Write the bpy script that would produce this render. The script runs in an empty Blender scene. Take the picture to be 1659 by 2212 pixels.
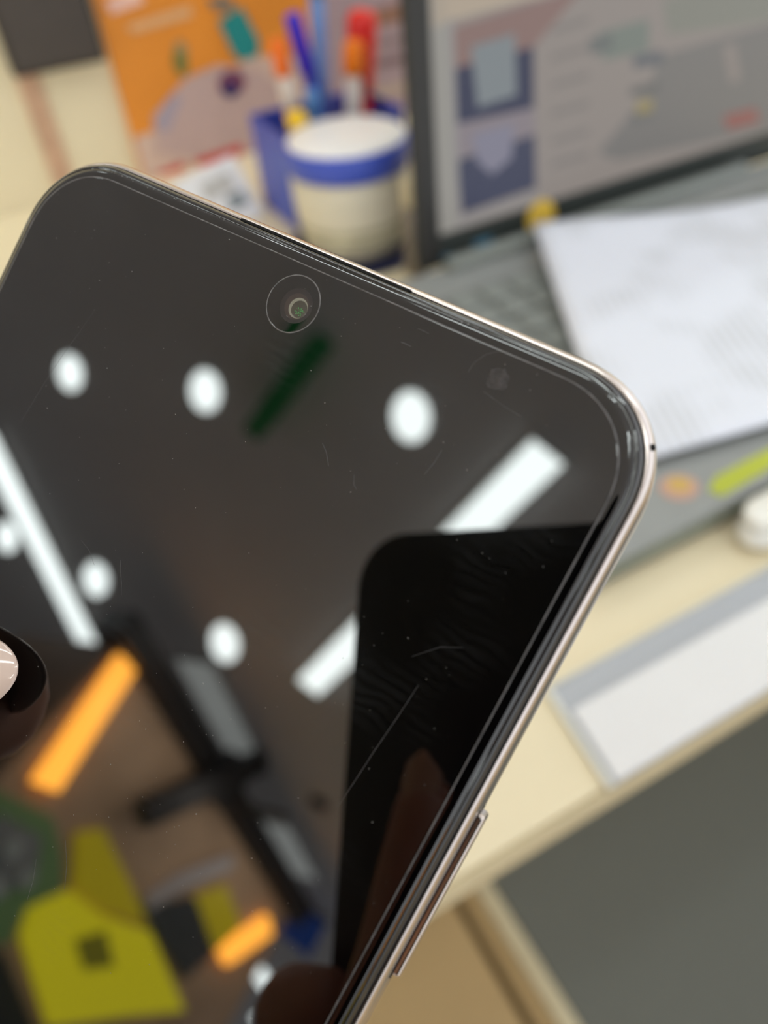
import bpy, bmesh, math, random
from mathutils import Vector, Matrix

random.seed(7)
SC = bpy.context.scene
COL = SC.collection

# ------------------------------------------------------------------ camera
# World: x along the desk, y away from its front edge, z up, metres. Desk top z = 0.75.
CAM = Vector((0.0, 0.0, 0.99))
AX_R = Vector((0.87662955, -0.47591096, -0.07091821))    # camera right
AX_U = Vector((0.37626493, 0.58615868, 0.71752541))      # camera up
AX_B = Vector((-0.29990888, -0.65568801, 0.69291262))    # camera back
M_CAM = Matrix(((AX_R.x, AX_U.x, AX_B.x, CAM.x), (AX_R.y, AX_U.y, AX_B.y, CAM.y),
                (AX_R.z, AX_U.z, AX_B.z, CAM.z), (0, 0, 0, 1)))
IW, IH, FPX = 1659.0, 2212.0, 1661.0
cd = bpy.data.cameras.new('camera')
cd.sensor_fit = 'HORIZONTAL'
cd.sensor_width = 36.0
cd.lens = 36.0 * FPX / IW
cd.clip_start = 0.003
cd.clip_end = 100
cd.dof.use_dof = True
cd.dof.focus_distance = 0.0765
cd.dof.aperture_fstop = cd.lens / 2.05       # 2.05 mm opening
cam = bpy.data.objects.new('camera', cd)
COL.objects.link(cam)
cam.matrix_world = M_CAM
SC.camera = cam

# ------------------------------------------------------------------ world and exposure
wd = bpy.data.worlds.new('world')
SC.world = wd
wd.use_nodes = True
wd.node_tree.nodes['Background'].inputs[0].default_value = (0.95, 0.975, 1.0, 1)
wd.node_tree.nodes['Background'].inputs[1].default_value = 1.45
SC.view_settings.view_transform = 'Standard'
SC.view_settings.look = 'None'
SC.view_settings.gamma = 1.0
SC.view_settings.use_curve_mapping = False
SC.view_settings.exposure = -0.10
SC.cycles.use_denoising = True
SC.cycles.max_bounces = 8
SC.cycles.sample_clamp_indirect = 8.0
LAMP = 12.5            # radiance of the ceiling lamps
CEIL = 3.4

# ------------------------------------------------------------------ helpers
def srgb(r, g, b):
    f = lambda c: (c / 255 / 12.92) if c / 255 <= 0.04045 else ((c / 255 + 0.055) / 1.055) ** 2.4
    return (f(r), f(g), f(b), 1)


def mat(name, col, rough=0.5, metal=0.0, ior=1.45, emit=None, es=0.0, noise=0.0, nscale=40.0, bump=0.0, coat=0.0, trans=0.0, alpha=1.0, sss=0.0):
    m = bpy.data.materials.new(name)
    m.use_nodes = True
    nt = m.node_tree
    b = nt.nodes['Principled BSDF']
    b.inputs['Base Color'].default_value = col
    b.inputs['Roughness'].default_value = rough
    b.inputs['Metallic'].default_value = metal
    b.inputs['IOR'].default_value = ior
    b.inputs['Coat Weight'].default_value = coat
    b.inputs['Coat Roughness'].default_value = 0.05
    b.inputs['Transmission Weight'].default_value = trans
    b.inputs['Alpha'].default_value = alpha
    if sss:
        b.inputs['Subsurface Weight'].default_value = sss
        b.inputs['Subsurface Radius'].default_value = (0.004, 0.0015, 0.001)
    if emit:
        b.inputs['Emission Color'].default_value = emit
        b.inputs['Emission Strength'].default_value = es
    if noise or bump:
        tc = nt.nodes.new('ShaderNodeTexCoord')
        n = nt.nodes.new('ShaderNodeTexNoise')
        n.inputs['Scale'].default_value = nscale
        n.inputs['Detail'].default_value = 5
        nt.links.new(tc.outputs['Object'], n.inputs['Vector'])
        if noise:
            r = nt.nodes.new('ShaderNodeValToRGB')
            r.color_ramp.elements[0].position = 0.3
            r.color_ramp.elements[1].position = 0.7
            r.color_ramp.elements[0].color = tuple(c * (1 - noise) for c in col[:3]) + (1,)
            r.color_ramp.elements[1].color = tuple(min(1, c * (1 + noise)) for c in col[:3]) + (1,)
            nt.links.new(n.outputs['Fac'], r.inputs['Fac'])
            nt.links.new(r.outputs['Color'], b.inputs['Base Color'])
        if bump:
            bp = nt.nodes.new('ShaderNodeBump')
            bp.inputs['Strength'].default_value = bump
            bp.inputs['Distance'].default_value = 0.0005
            nt.links.new(n.outputs['Fac'], bp.inputs['Height'])
            nt.links.new(bp.outputs['Normal'], b.inputs['Normal'])
    return m


def link(name, me, m, parent=None, smooth=False):
    o = bpy.data.objects.new(name, me)
    COL.objects.link(o)
    if m is not None:
        for q in (m if isinstance(m, (list, tuple)) else [m]):
            me.materials.append(q)
    if parent is not None:
        o.parent = parent
    if smooth:
        for p in me.polygons:
            p.use_smooth = len(p.vertices) <= 4
    return o


def mesh(name, verts, faces):
    me = bpy.data.meshes.new(name)
    me.from_pydata([tuple(v) for v in verts], [], faces)
    me.validate()
    bm = bmesh.new()
    bm.from_mesh(me)
    bmesh.ops.recalc_face_normals(bm, faces=bm.faces)
    bm.to_mesh(me)
    bm.free()
    return me


def empty(name, label, cat, mw=None, group=None):
    o = bpy.data.objects.new(name, None)
    COL.objects.link(o)
    o.empty_display_size = 0.01
    if mw is not None:
        o.matrix_world = mw
    return tag(o, label, cat, group)


def tag(o, label, cat, group=None):
    o['label'] = label
    o['category'] = cat
    if group:
        o['group'] = group
    return o


def struct(o):
    o['kind'] = 'structure'
    return o


def box_me(name, x0, x1, y0, y1, z0, z1, bev=0.0, seg=2):
    bm = bmesh.new()
    vs = [bm.verts.new(p) for p in ((x0, y0, z0), (x1, y0, z0), (x1, y1, z0), (x0, y1, z0), (x0, y0, z1), (x1, y0, z1), (x1, y1, z1), (x0, y1, z1))]
    for f in ((0, 3, 2, 1), (4, 5, 6, 7), (0, 1, 5, 4), (1, 2, 6, 5), (2, 3, 7, 6), (3, 0, 4, 7)):
        bm.faces.new([vs[i] for i in f])
    if bev:
        bmesh.ops.bevel(bm, geom=list(bm.edges), offset=bev, segments=seg, profile=0.5, affect='EDGES')
    me = bpy.data.meshes.new(name)
    bm.to_mesh(me)
    bm.free()
    return me


def box(name, x0, x1, y0, y1, z0, z1, m, parent=None, bev=0.0, seg=2):
    return link(name, box_me(name, x0, x1, y0, y1, z0, z1, bev, seg), m, parent)


def lathe_me(name, prof, n=48, cap0=True, cap1=True, axis=None):
    """prof: list of (r, z); axis: optional Matrix placing the z axis."""
    v, fc = [], []
    for r, z in prof:
        for i in range(n):
            a = 2 * math.pi * i / n
            v.append(Vector((r * math.cos(a), r * math.sin(a), z)))
    for k in range(len(prof) - 1):
        for i in range(n):
            j = (i + 1) % n
            fc.append((k * n + i, k * n + j, (k + 1) * n + j, (k + 1) * n + i))
    if cap0:
        fc.append(tuple(range(n))[::-1])
    if cap1:
        fc.append(tuple((len(prof) - 1) * n + i for i in range(n)))
    if axis is not None:
        v = [axis @ p for p in v]
    return mesh(name, v, fc)


def prism_me(name, pts, place, d0, d1):
    """pts: outline (a, b); place(a, b, d) -> point; solid between depths d0 and d1."""
    n = len(pts)
    v = [place(a, b, d0) for a, b in pts] + [place(a, b, d1) for a, b in pts]
    fc = [tuple(range(n))[::-1], tuple(range(n, 2 * n))] + [(i, (i + 1) % n, n + (i + 1) % n, n + i) for i in range(n)]
    return mesh(name, v, fc)


def ellipse(cx, cy, rx, ry, rot=0.0, n=20):
    o = []
    for i in range(n):
        a = 2 * math.pi * i / n
        x, y = rx * math.cos(a), ry * math.sin(a)
        o.append((cx + x * math.cos(rot) - y * math.sin(rot), cy + x * math.sin(rot) + y * math.cos(rot)))
    return o


def skin_me(name, nodes, edges, sub=2):
    """One continuous body grown from joints: nodes = [(pos, radius)], edges = index pairs; node 0 is the root."""
    me = bpy.data.meshes.new(name + '_skeleton')
    me.from_pydata([tuple(p) for p, r in nodes], edges, [])
    o = bpy.data.objects.new(name + '_skeleton', me)
    COL.objects.link(o)
    sk = o.modifiers.new('skin', 'SKIN')
    sk.use_smooth_shade = True
    sk.branch_smoothing = 0.6
    for i, (p, r) in enumerate(nodes):
        d = me.skin_vertices[0].data[i]
        rr = r if isinstance(r, (tuple, list)) else (r, r)
        d.radius = rr
        d.use_root = (i == 0)
    sb = o.modifiers.new('sub', 'SUBSURF')
    sb.levels = sb.render_levels = sub
    dg = bpy.context.evaluated_depsgraph_get()
    out = bpy.data.meshes.new_from_object(o.evaluated_get(dg))
    out.name = name
    bpy.data.objects.remove(o)
    bpy.data.meshes.remove(me)
    return out


def ray(px, py):
    return (AX_R * (px - 829.5) - AX_U * (py - 1106.0) - AX_B * FPX).normalized()


def at(px, py, z=0.75):
    """Point of the horizontal plane at height z that the photograph shows at this pixel."""
    r = ray(px, py)
    return CAM + r * ((z - CAM.z) / r.z)


def on(px, py, p0, nrm):
    r = ray(px, py)
    return CAM + r * (((p0 - CAM).dot(nrm)) / r.dot(nrm))


# ------------------------------------------------------------------ materials
M_desk = mat('cream_laminate', srgb(240, 227, 194), 0.45, noise=0.025, nscale=9)
M_deskedge = mat('cream_edge_band', srgb(205, 190, 155), 0.5, noise=0.03, nscale=20)
M_wall = mat('cream_partition', srgb(236, 224, 192), 0.55, noise=0.02, nscale=6)
M_floor = mat('beige_floor_tile', srgb(192, 167, 126), 0.35, noise=0.06, nscale=7)
M_grout = mat('brown_grout', srgb(112, 92, 58), 0.8, noise=0.1, nscale=60)
M_ceil = mat('ceiling_paint', srgb(240, 238, 240), 0.8, noise=0.03, nscale=2)
M_hall = mat('pale_hall_floor', srgb(208, 206, 204), 0.4, noise=0.04, nscale=3)
M_hallwall = mat('pale_hall_wall', srgb(226, 224, 224), 0.6, noise=0.03, nscale=2)
M_lamp = mat('lamp_diffuser', (0.9, 0.9, 0.9, 1), 0.4, emit=(0.91, 1.0, 0.985, 1), es=LAMP)
M_lampring = mat('lamp_rim', srgb(225, 225, 222), 0.35)
M_matgrey = mat('grey_floor_mat', srgb(112, 116, 112), 0.85, noise=0.06, nscale=180, bump=0.2)
M_matedge = mat('cream_edging', srgb(214, 205, 176), 0.5, noise=0.05, nscale=30)
M_wood = mat('reddish_wood_strip', srgb(204, 166, 138), 0.5, noise=0.12, nscale=60)
M_black = mat('black_plastic', srgb(20, 20, 21), 0.45, noise=0.1, nscale=90)
M_darkframe = mat('charcoal_panel', srgb(58, 52, 48), 0.55, noise=0.05, nscale=30)
M_white = mat('white_plastic', srgb(238, 238, 236), 0.3, noise=0.01, nscale=20)
M_paper = mat('white_paper', srgb(226, 230, 242), 0.7, noise=0.02, nscale=25)

# ------------------------------------------------------------------ setting: floor, desk wall, ceiling
fl = struct(box('floor', -14, 4, -6, 4, -0.12, -0.006, M_grout))
tile = box_me('tile', -0.194, 0.194, -0.194, 0.194, -0.006, 0.0, 0.0015, 1)
tile.materials.append(M_floor)
for i in range(-6, 6):
    for j in range(-6, 6):
        o = bpy.data.objects.new('tile', tile)
        COL.objects.link(o)
        o.location = (0.38 + 0.4 * i, 0.3 + 0.4 * j, 0.0)
        o.parent = fl
o = box('outer_tiles', -14, -2.22, -6, 4, -0.0061, -0.0002, M_hall, fl)
o = box('outer_tiles', 2.58, 4, -6, 4, -0.0061, -0.0002, M_hall, fl)
o = box('outer_tiles', -2.22, 2.58, -6, -2.3, -0.0061, -0.0002, M_hall, fl)
o = box('outer_tiles', -2.22, 2.58, 2.5, 4, -0.0061, -0.0002, M_hall, fl)
struct(box('ceiling', -14, 4, -6, 4, CEIL + 0.004, CEIL + 0.1, M_ceil))
wb = struct(box('wall_back', -1.4, 1.6, 0.708, 0.732, 0.0, 1.45, M_wall, bev=0.002))
box('wood_strip', 0.054, 0.070, 0.704, 0.7085, 0.75, 0.846, M_wood, wb, bev=0.0008)
struct(box('wall_left', -14.1, -14, -6, 4, 0, CEIL, M_hallwall))
struct(box('wall_far', -14, 4, 4, 4.1, 0, CEIL, M_hallwall))

# ------------------------------------------------------------------ desk
desk = empty('desk', 'cream laminate desk under the phone, laptop and papers', 'desk', Matrix.Translation((0.1, 0.4, 0)))
def dpart(name, x0, x1, y0, y1, z0, z1, m, bev=0.0):
    o = box(name, x0 - 0.1, x1 - 0.1, y0 - 0.4, y1 - 0.4, z0, z1, m, desk, bev)
    return o
dpart('desk_top', -0.9, 1.1, 0.0765, 0.707, 0.738, 0.75, M_desk, 0.0015)
dpart('edge_band', -0.9, 1.1, 0.0738, 0.0764, 0.7384, 0.7498, M_deskedge, 0.0012)
dpart('side_panel', -0.9, -0.875, 0.10, 0.70, 0.0, 0.738, M_desk, 0.001)
dpart('side_panel', 1.075, 1.1, 0.10, 0.70, 0.0, 0.738, M_desk, 0.001)
dpart('modesty_panel', -0.875, 1.075, 0.64, 0.66, 0.25, 0.738, M_desk, 0.001)

# grey mat with pale edging on the floor, seen past the desk edge
fm = empty('floor_mat', 'dark grey mat with a cream edge strip below the desk front', 'mat', Matrix.Translation((0.7, 0.0, 0)))
box('mat_surface', -0.475, 0.6, -0.7, 0.42, 0.0, 0.012, M_matgrey, fm, 0.003)
box('edge_strip', -0.4955, -0.4755, -0.7, 0.42, 0.0, 0.014, M_matedge, fm, 0.003)

# dark panel on the partition
bx = empty('wall_box', 'charcoal square panel hung on the cream partition left of the orange poster', 'panel', Matrix.Translation((0.088, 0.706, 0.845)))
box('panel_body', -0.036, 0.033, -0.016, 0.0, 0.0, 0.075, M_darkframe, bx, 0.002)
box('panel_face', -0.032, 0.029, -0.0172, -0.0162, 0.004, 0.071, mat('charcoal_face', srgb(70, 63, 58), 0.4, noise=0.05, nscale=60), bx, 0.0004)

# ------------------------------------------------------------------ poster on the partition
PY = 0.703
po = empty('poster', 'orange illustrated poster standing against the partition behind the pens', 'poster', Matrix.Translation((0.26, PY, 0.75)))
def P2(px, py):
    q = on(px, py, Vector((0, PY, 0)), Vector((0, 1, 0)))
    return (q.x - 0.26, q.z - 0.75)
def patch(name, pts, col, k=1, parent=None, rough=0.5):
    d = 0.0004 * k
    o = link(name, prism_me(name, pts, lambda a, b, e: Vector((a, -e, b)), d - 0.0003, d), mat(name + '_ink', srgb(*col), rough, noise=0.04, nscale=80), parent or po)
    return o
xl = 0.1255 - 0.26
box('board', xl, 0.145, 0.0, 0.004, 0.0005, 0.235, mat('poster_orange', srgb(232, 146, 50), 0.5, noise=0.10, nscale=14), po)
patch('print_field', [(xl + .001, .001), (.144, .001), (.144, .05), (.05, .062), (-.02, .075), (-.06, .06), (xl + .02, .036), (xl + .001, .034)], (214, 186, 172), 1)
patch('print_figure', [P2(330, 250), P2(400, 170), P2(470, 140), P2(560, 150), P2(620, 200), P2(620, 330), P2(480, 350), P2(340, 330)], (196, 170, 166), 2)
patch('print_figure', [P2(330, 270), P2(372, 200), P2(392, 210), P2(360, 290)], (170, 160, 176), 3)
patch('print_sleeve', [P2(470, 45), P2(520, 15), P2(560, 90), P2(555, 120), P2(520, 130), P2(505, 120)], (32, 140, 140), 4)
patch('print_cap', [P2(445, -5), P2(500, -5), P2(505, 25), P2(460, 20)], (120, 120, 110), 3)
patch('print_leaf', ellipse(*P2(389, 135), 0.0055, 0.0095), (112, 124, 66), 4)
patch('print_leaf', ellipse(*P2(390, 110), 0.0055, 0.0075), (170, 146, 104), 3)
patch('print_dark_spot', ellipse(*P2(500, 178), 0.0125, 0.0095), (128, 72, 96), 4)
patch('print_dark_spot', ellipse(*P2(496, 192), 0.007, 0.0065), (44, 38, 100), 5)
patch('print_lettering', [P2(225, 2), P2(300, -25), P2(310, 5), P2(240, 30)], (246, 200, 184), 4)
patch('print_lettering', [P2(270, 55), P2(410, 10), P2(415, 35), P2(285, 72)], (228, 176, 124), 4)
patch('print_lettering', [P2(340, 372), P2(395, 350), P2(400, 375), P2(350, 396)], (204, 52, 44), 4)
patch('print_lettering', [P2(420, 345), P2(520, 310), P2(525, 328), P2(430, 366)], (208, 70, 60), 4)
patch('print_panel', [P2(690, -30), P2(900, -60), P2(905, 240), P2(700, 300)], (172, 150, 158), 3)
for k, (a, b, c) in enumerate(((20, 60, (150, 110, 92)), (90, 105, (138, 118, 122)), (130, 150, (128, 104, 110)), (190, 215, (184, 164, 152)))):
    patch('print_stripe', [P2(805, a), P2(900, a - 22), P2(900, b - 22), P2(805, b)], c, 4)

# small white card stand leaning back in front of the poster
CN = Vector((0, -0.7071, 0.7071))
cs = empty('card_stand', 'small white and grey card stand leaning in front of the orange poster', 'card stand', Matrix.Translation((0.155, 0.575, 0.75)))
def cardpt(px, py):
    q = on(px, py, Vector((0, 0.565, 0.75)), CN)
    return (q.x - 0.155, (q.z - 0.75) * 1.4142)
def cardpart(name, pix, d0, d1, m):
    pts = [(a, max(b, 0.0006)) for a, b in (cardpt(*p) for p in pix)]
    return link(name, prism_me(name, pts, lambda a, b, e: Vector((a, -0.010, 0)) + Vector((0, 0.7071, 0.7071)) * b + CN * e, d0, d1), m, cs)
cardpart('card_face', [(368, 402), (500, 336), (578, 478), (440, 530)], 0.0, 0.0018, mat('card_white', srgb(232, 232, 234), 0.45, noise=0.02))
cardpart('print_block', [(428, 402), (490, 372), (512, 408), (448, 440)], 0.0018, 0.0021, mat('card_grey', srgb(190, 188, 184), 0.45, noise=0.03))
cardpart('print_block', [(486, 428), (520, 412), (540, 440), (500, 462)], 0.0018, 0.0022, mat('card_dark', srgb(136, 144, 148), 0.4, noise=0.03))
link('card_foot', mesh('card_foot', [(-.024, .0275, .0), (.020, .0275, .0), (.020, .0035, .012), (-.024, .0035, .012), (-.024, .029, .0), (.020, .029, .0), (.020, .0045, .0128), (-.024, .0045, .0128)],
     [(0, 1, 2, 3), (4, 7, 6, 5), (0, 4, 5, 1), (1, 5, 6, 2), (2, 6, 7, 3), (3, 7, 4, 0)]), M_white, cs)

# ------------------------------------------------------------------ pen holder, pens, jar
ph = empty('pen_holder', 'blue plastic pen holder full of pens behind the white jar', 'pen holder', Matrix.Translation((0.2385, 0.555, 0.75)))
M_blue = mat('blue_plastic', srgb(70, 92, 200), 0.35, noise=0.03, nscale=30)
hw, hd, hh, th = 0.047, 0.032, 0.066, 0.002
box('wall_panel', -hw, hw, -hd, -hd + th, 0, hh, M_blue, ph, 0.0006)
box('wall_panel', -hw, hw, hd - th, hd, 0, hh, M_blue, ph, 0.0006)
box('wall_panel', -hw, -hw + th, -hd + th, hd - th, 0, hh, M_blue, ph, 0.0006)
box('wall_panel', hw - th, hw, -hd + th, hd - th, 0, hh, M_blue, ph, 0.0006)
box('base_plate', -hw + th, hw - th, -hd + th, hd - th, 0, 0.003, M_blue, ph)

def pen(name, label, p0, p1, parts):
    """parts: (part name, start, end, r0, r1, material) as fractions of the length."""
    p0, p1 = Vector(p0), Vector(p1)
    q = (p1 - p0).to_track_quat('Z', 'Y').to_matrix().to_4x4()
    root = empty(name, label, 'pen', Matrix.Translation(p0) @ q, 'pens in the blue holder')
    L = (p1 - p0).length
    for nm, a, b, r0, r1, m in parts:
        rr = min(r0, r1) * 0.45
        link(nm, lathe_me(nm, [(r0 * .75, a * L), (r0, a * L + rr), (r1, b * L - rr), (r1 * .8, b * L - rr * .3), (r1 * .4, b * L)], 20), m, root, True)
    return root
M_orange = mat('orange_cap', srgb(255, 120, 30), 0.35, noise=0.03)
M_orange2 = mat('deep_orange_cap', srgb(255, 132, 10), 0.35, noise=0.03)
M_red = mat('red_plastic', srgb(232, 44, 40), 0.3, noise=0.03)
M_dblue = mat('indigo_plastic', srgb(50, 24, 200), 0.3, noise=0.03)
M_mblue = mat('royal_blue_plastic', srgb(36, 52, 176), 0.3, noise=0.03)
M_lblue = mat('pale_blue_plastic', srgb(122, 158, 220), 0.25, noise=0.03)
M_cblue = mat('sky_blue_plastic', srgb(84, 140, 206), 0.3, noise=0.03)
M_peach = mat('peach_barrel', srgb(238, 176, 128), 0.4, noise=0.03)
M_offw = mat('offwhite_barrel', srgb(232, 222, 214), 0.35, noise=0.02)
M_yellow = mat('yellow_plastic', srgb(250, 206, 40), 0.35, noise=0.03)
pen('pen', 'orange-capped pen with a white and peach barrel, leftmost in the blue holder', (0.2145, 0.545, 0.754), (0.2075, 0.55, 0.868),
    [('barrel', 0, .62, .0052, .0052, M_peach), ('collar', .62, .80, .0052, .005, M_offw), ('cap', .80, 1, .0058, .0052, M_orange)])
pen('pen', 'indigo ballpoint pen leaning left in the blue holder', (0.2450, 0.553, 0.754), (0.2205, 0.55, 0.880),
    [('barrel', 0, .70, .0055, .0050, M_mblue), ('cap', .70, 1, .0058, .0056, M_dblue)])
pen('pen', 'pale blue translucent pen standing tall between the indigo pen and red marker', (0.2385, 0.567, 0.754), (0.2465, 0.563, 0.905),
    [('barrel', 0, .86, .0056, .0056, M_lblue), ('cap', .86, 1, .006, .005, M_cblue)])
pen('pen', 'short sky blue pen low behind the yellow knob', (0.2265, 0.538, 0.754), (0.2215, 0.535, 0.838),
    [('barrel', 0, .8, .005, .005, M_cblue), ('cap', .8, 1, .0052, .005, M_cblue)])
pen('marker', 'thick red marker at the right of the blue holder', (0.2640, 0.570, 0.754), (0.2765, 0.558, 0.872),
    [('barrel', 0, .55, 0.0100, .0100, M_red), ('cap', .55, 1, .0112, .0108, M_red)])
pen('pen', 'white pen with a bright orange cap in front of the red marker', (0.2490, 0.545, 0.754), (0.2590, 0.540, 0.860),
    [('barrel', 0, .80, .0062, .0058, M_offw), ('cap', .80, 1, .0076, .0068, M_orange2)])
pen('pencil', 'yellow-ended pencil hanging over the front left rim of the holder', (0.2240, 0.558, 0.755), (0.2005, 0.516, 0.830),
    [('barrel', 0, .86, .0042, .0042, M_peach), ('knob', .86, 1, .0074, .0070, M_yellow)])

jar = empty('jar', 'round white jar with blue-rimmed white lid in front of the pens', 'jar', Matrix.Translation((0.2165, 0.475, 0.7531)))
M_cream = mat('jar_white', srgb(222, 216, 198), 0.3, noise=0.02, nscale=30)
link('jar_body', lathe_me('jar_body', [(.030, 0), (.0345, .003), (.0375, .018), (.039, .036), (.0395, .050), (.0385, .053)], 56), M_cream, jar, True)
link('label_band', lathe_me('label_band', [(.0364, .010), (.0382, .024)], 56, False, False), mat('jar_label', srgb(176, 172, 146), 0.5, noise=0.25, nscale=60), jar, True)
link('lid_rim', lathe_me('lid_rim', [(.0395, .0535), (.0405, .0545), (.0408, .0680), (.0398, .0695), (.0384, .0698)], 56, False, False), M_blue, jar, True)
link('lid_top', lathe_me('lid_top', [(.0385, .0698), (.0375, .0712), (.020, .0718), (.001, .0718)], 56, True, True), mat('lid_white', srgb(250, 250, 252), 0.4, noise=0.01), jar, True)

co = tag(link('coaster', lathe_me('coaster', [(.048, .0002), (.0495, .001), (.0495, .0024), (.048, .003)], 56), mat('navy_coaster', srgb(28, 32, 66), 0.6, noise=0.1, nscale=60), None, True),
         'round dark navy coaster under the white jar', 'coaster')
co.location = (0.2165, 0.475, 0.75)
# slim silver tin between the jar and the laptop
tin = empty('tin', 'slim silver tin with cream lid standing between jar and laptop', 'tin', Matrix.Translation((0.2310, 0.4165, 0.75)))
link('tin_body', lathe_me('tin_body', [(.0070, 0), (.0075, .001), (.0075, .044), (.0070, .045)], 32), mat('tin_metal', srgb(142, 134, 128), 0.4, 0.6, noise=0.05), tin, True)
link('tin_lid', lathe_me('tin_lid', [(.0073, .0452), (.0078, .046), (.0078, .060), (.0073, .0615)], 32), mat('tin_cream', srgb(206, 194, 164), 0.4, noise=0.04), tin, True)

# ------------------------------------------------------------------ laptop
LX0, LX1, LY0, LY1, LZ = 0.150, 0.535, 0.141, 0.390, 0.752
lap = empty('laptop', 'grey laptop with an open black-framed screen behind the printed sheet', 'laptop', Matrix.Translation((0.40, 0.28, LZ)))
M_grey = mat('laptop_grey', srgb(152, 155, 154), 0.4, 0.1, noise=0.03, nscale=60)
M_dgrey = mat('laptop_dark', srgb(52, 56, 55), 0.5, noise=0.06, nscale=60)
def lp(name, x0, x1, y0, y1, z0, z1, m, parent=None, bev=0.0008):
    return box(name, x0 - 0.40, x1 - 0.40, y0 - 0.28, y1 - 0.28, z0 - LZ, z1 - LZ, m, parent or lap, bev)
lp('base_shell', LX0, LX1, LY0, LY1, LZ, LZ + 0.010, mat('laptop_underside', srgb(128, 134, 122), 0.5, noise=0.05), bev=0.002)
deck = lp('keyboard_deck', LX0, LX1, LY0, LY1 - 0.006, LZ + 0.010, LZ + 0.014, M_grey, bev=0.0012)
lp('trackpad', 0.30, 0.40, 0.152, 0.215, LZ + 0.0141, LZ + 0.0145, mat('trackpad', srgb(140, 144, 141), 0.3, noise=0.02), bev=0.0002)
kb = lp('key_well', 0.166, 0.519, 0.228, 0.350, LZ + 0.0138, LZ + 0.0143, mat('key_well_grey', srgb(112, 116, 114), 0.5, noise=0.04), bev=0.0002)
key = box_me('key', -0.0085, 0.0085, -0.0082, 0.0082, 0, 0.0016, 0.0006, 1)
key.materials.append(mat('key_grey', srgb(140, 145, 142), 0.55, noise=0.03))
for r in range(6):
    for c in range(17):
        o = bpy.data.objects.new('key', key)
        COL.objects.link(o)
        o.parent = kb
        o.location = (0.179 + c * 0.0204 - 0.40, 0.239 + r * 0.0198 - 0.28, 0.0143)
hin = link('hinge_bar', lathe_me('hinge_bar', [(.0045, 0), (.0057, .002), (.0057, .246), (.0045, .248)], 24,
          axis=Matrix.Translation((0.232 - 0.40, 0.379 - 0.28, 0.0160)) @ Matrix.Rotation(math.pi / 2, 4, 'Y')), mat('hinge_grey', srgb(128, 133, 129), 0.35, 0.2, noise=0.04), lap, True)
# lid, leaning back
TIL = math.radians(2.5)
ML = Matrix.Translation((0.2255 - 0.40, 0.3905 - 0.28, 0.012)) @ Matrix.Rotation(-TIL, 4, 'X')
LN = (Matrix.Rotation(-TIL, 3, 'X') @ Vector((0, -1, 0)))
L0 = Vector((0.2255, 0.3905, LZ + 0.012))
LI = (Matrix.Translation(Vector((0.40, 0.28, LZ))) @ ML).inverted()
def lid_box(name, x0, x1, y0, y1, z0, z1, m, parent=lap, bev=0.0006):
    me = box_me(name, x0, x1, y0, y1, z0, z1, bev, 1)
    me.transform(ML)
    return link(name, me, m, parent)
LW, LH = 0.312, 0.215
lid_box('lid_shell', -0.006, LW, 0.0005, 0.006, 0.0, LH, M_dgrey, bev=0.002)
bz = mat('bezel_black', srgb(48, 47, 45), 0.4, noise=0.06, nscale=40)
lid_box('bezel_side', -0.006, 0.0085, -0.0018, 0.0004, 0.0, LH, bz)
lid_box('bezel_side', LW - 0.0135, LW, -0.0018, 0.0004, 0.0, LH, bz)
lid_box('bezel_bottom', 0.0086, LW - 0.0136, -0.0018, 0.0004, 0.0, 0.0195, mat('bezel_green_black', srgb(46, 52, 50), 0.45, noise=0.05), bev=0.0004)
lid_box('bezel_top', 0.0086, LW - 0.0136, -0.0018, 0.0004, LH - 0.009, LH, bz, bev=0.0004)
def scr(name, col, s=1.0):
    c = srgb(*col)
    return mat(name, (0.01, 0.01, 0.01, 1), 0.35, emit=c, es=s, noise=0)
SE = 0.74
scrn = lid_box('display', 0.0087, LW - 0.0137, -0.0006, 0.0003, 0.0196, LH - 0.0091, scr('screen_page', (160, 151, 145), SE), bev=0)
def L2(px, py):
    q = LI @ on(px, py, L0, LN)
    return (q.x, q.z)
def ui(name, pix, col, k=1):
    pts = [L2(*p) for p in pix]
    pts = [(min(max(a, 0.009), LW - 0.014), min(max(b, 0.020 if k < 9 else 0.004), LH - 0.0095)) for a, b in pts]
    d = -0.0006 - 0.00006 * k if k < 9 else -0.0020
    me = prism_me(name, pts, lambda a, b, e: ML @ Vector((a, e, b)), d, d + 0.00004)
    return link(name, me, scr(name + '_glow', col, SE), scrn)
ui('screen_margin', [(925, -40), (960, -50), (990, 540), (945, 560)], (168, 165, 158), 1)
ui('screen_banner', [(915, -90), (1700, -260), (1700, -150), (1210, -20), (970, 45), (935, 60)], (196, 180, 160), 1)
ui('screen_photo', [(972, 62), (1150, 5), (1152, 232), (982, 268)], (56, 60, 88), 2)
ui('screen_photo', [(972, 62), (1290, -38), (1240, -5), (1152, 100), (980, 148)], (150, 122, 116), 3)
ui('screen_photo', [(1016, 100), (1110, 72), (1114, 205), (1030, 232)], (140, 148, 152), 4)
ui('screen_photo', [(984, 268), (1152, 230), (1154, 300), (988, 340)], (150, 140, 146), 2)
ui('screen_photo', [(986, 345), (1154, 290), (1156, 405), (996, 462)], (66, 70, 96), 3)
ui('screen_photo', [(1018, 290), (1108, 265), (1104, 340), (1062, 376), (1030, 350)], (144, 142, 160), 4)
ui('screen_margin', [(966, 40), (978, 40), (992, 470), (1160, 412), (1162, 428), (985, 492)], (164, 160, 158), 4)
ui('screen_text', [(1290, 70), (1400, 40), (1400, 110), (1300, 130)], (132, 140, 132), 1)
ui('screen_text', [(1270, 85), (1320, 70), (1322, 105), (1275, 118)], (118, 122, 120), 2)
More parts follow.
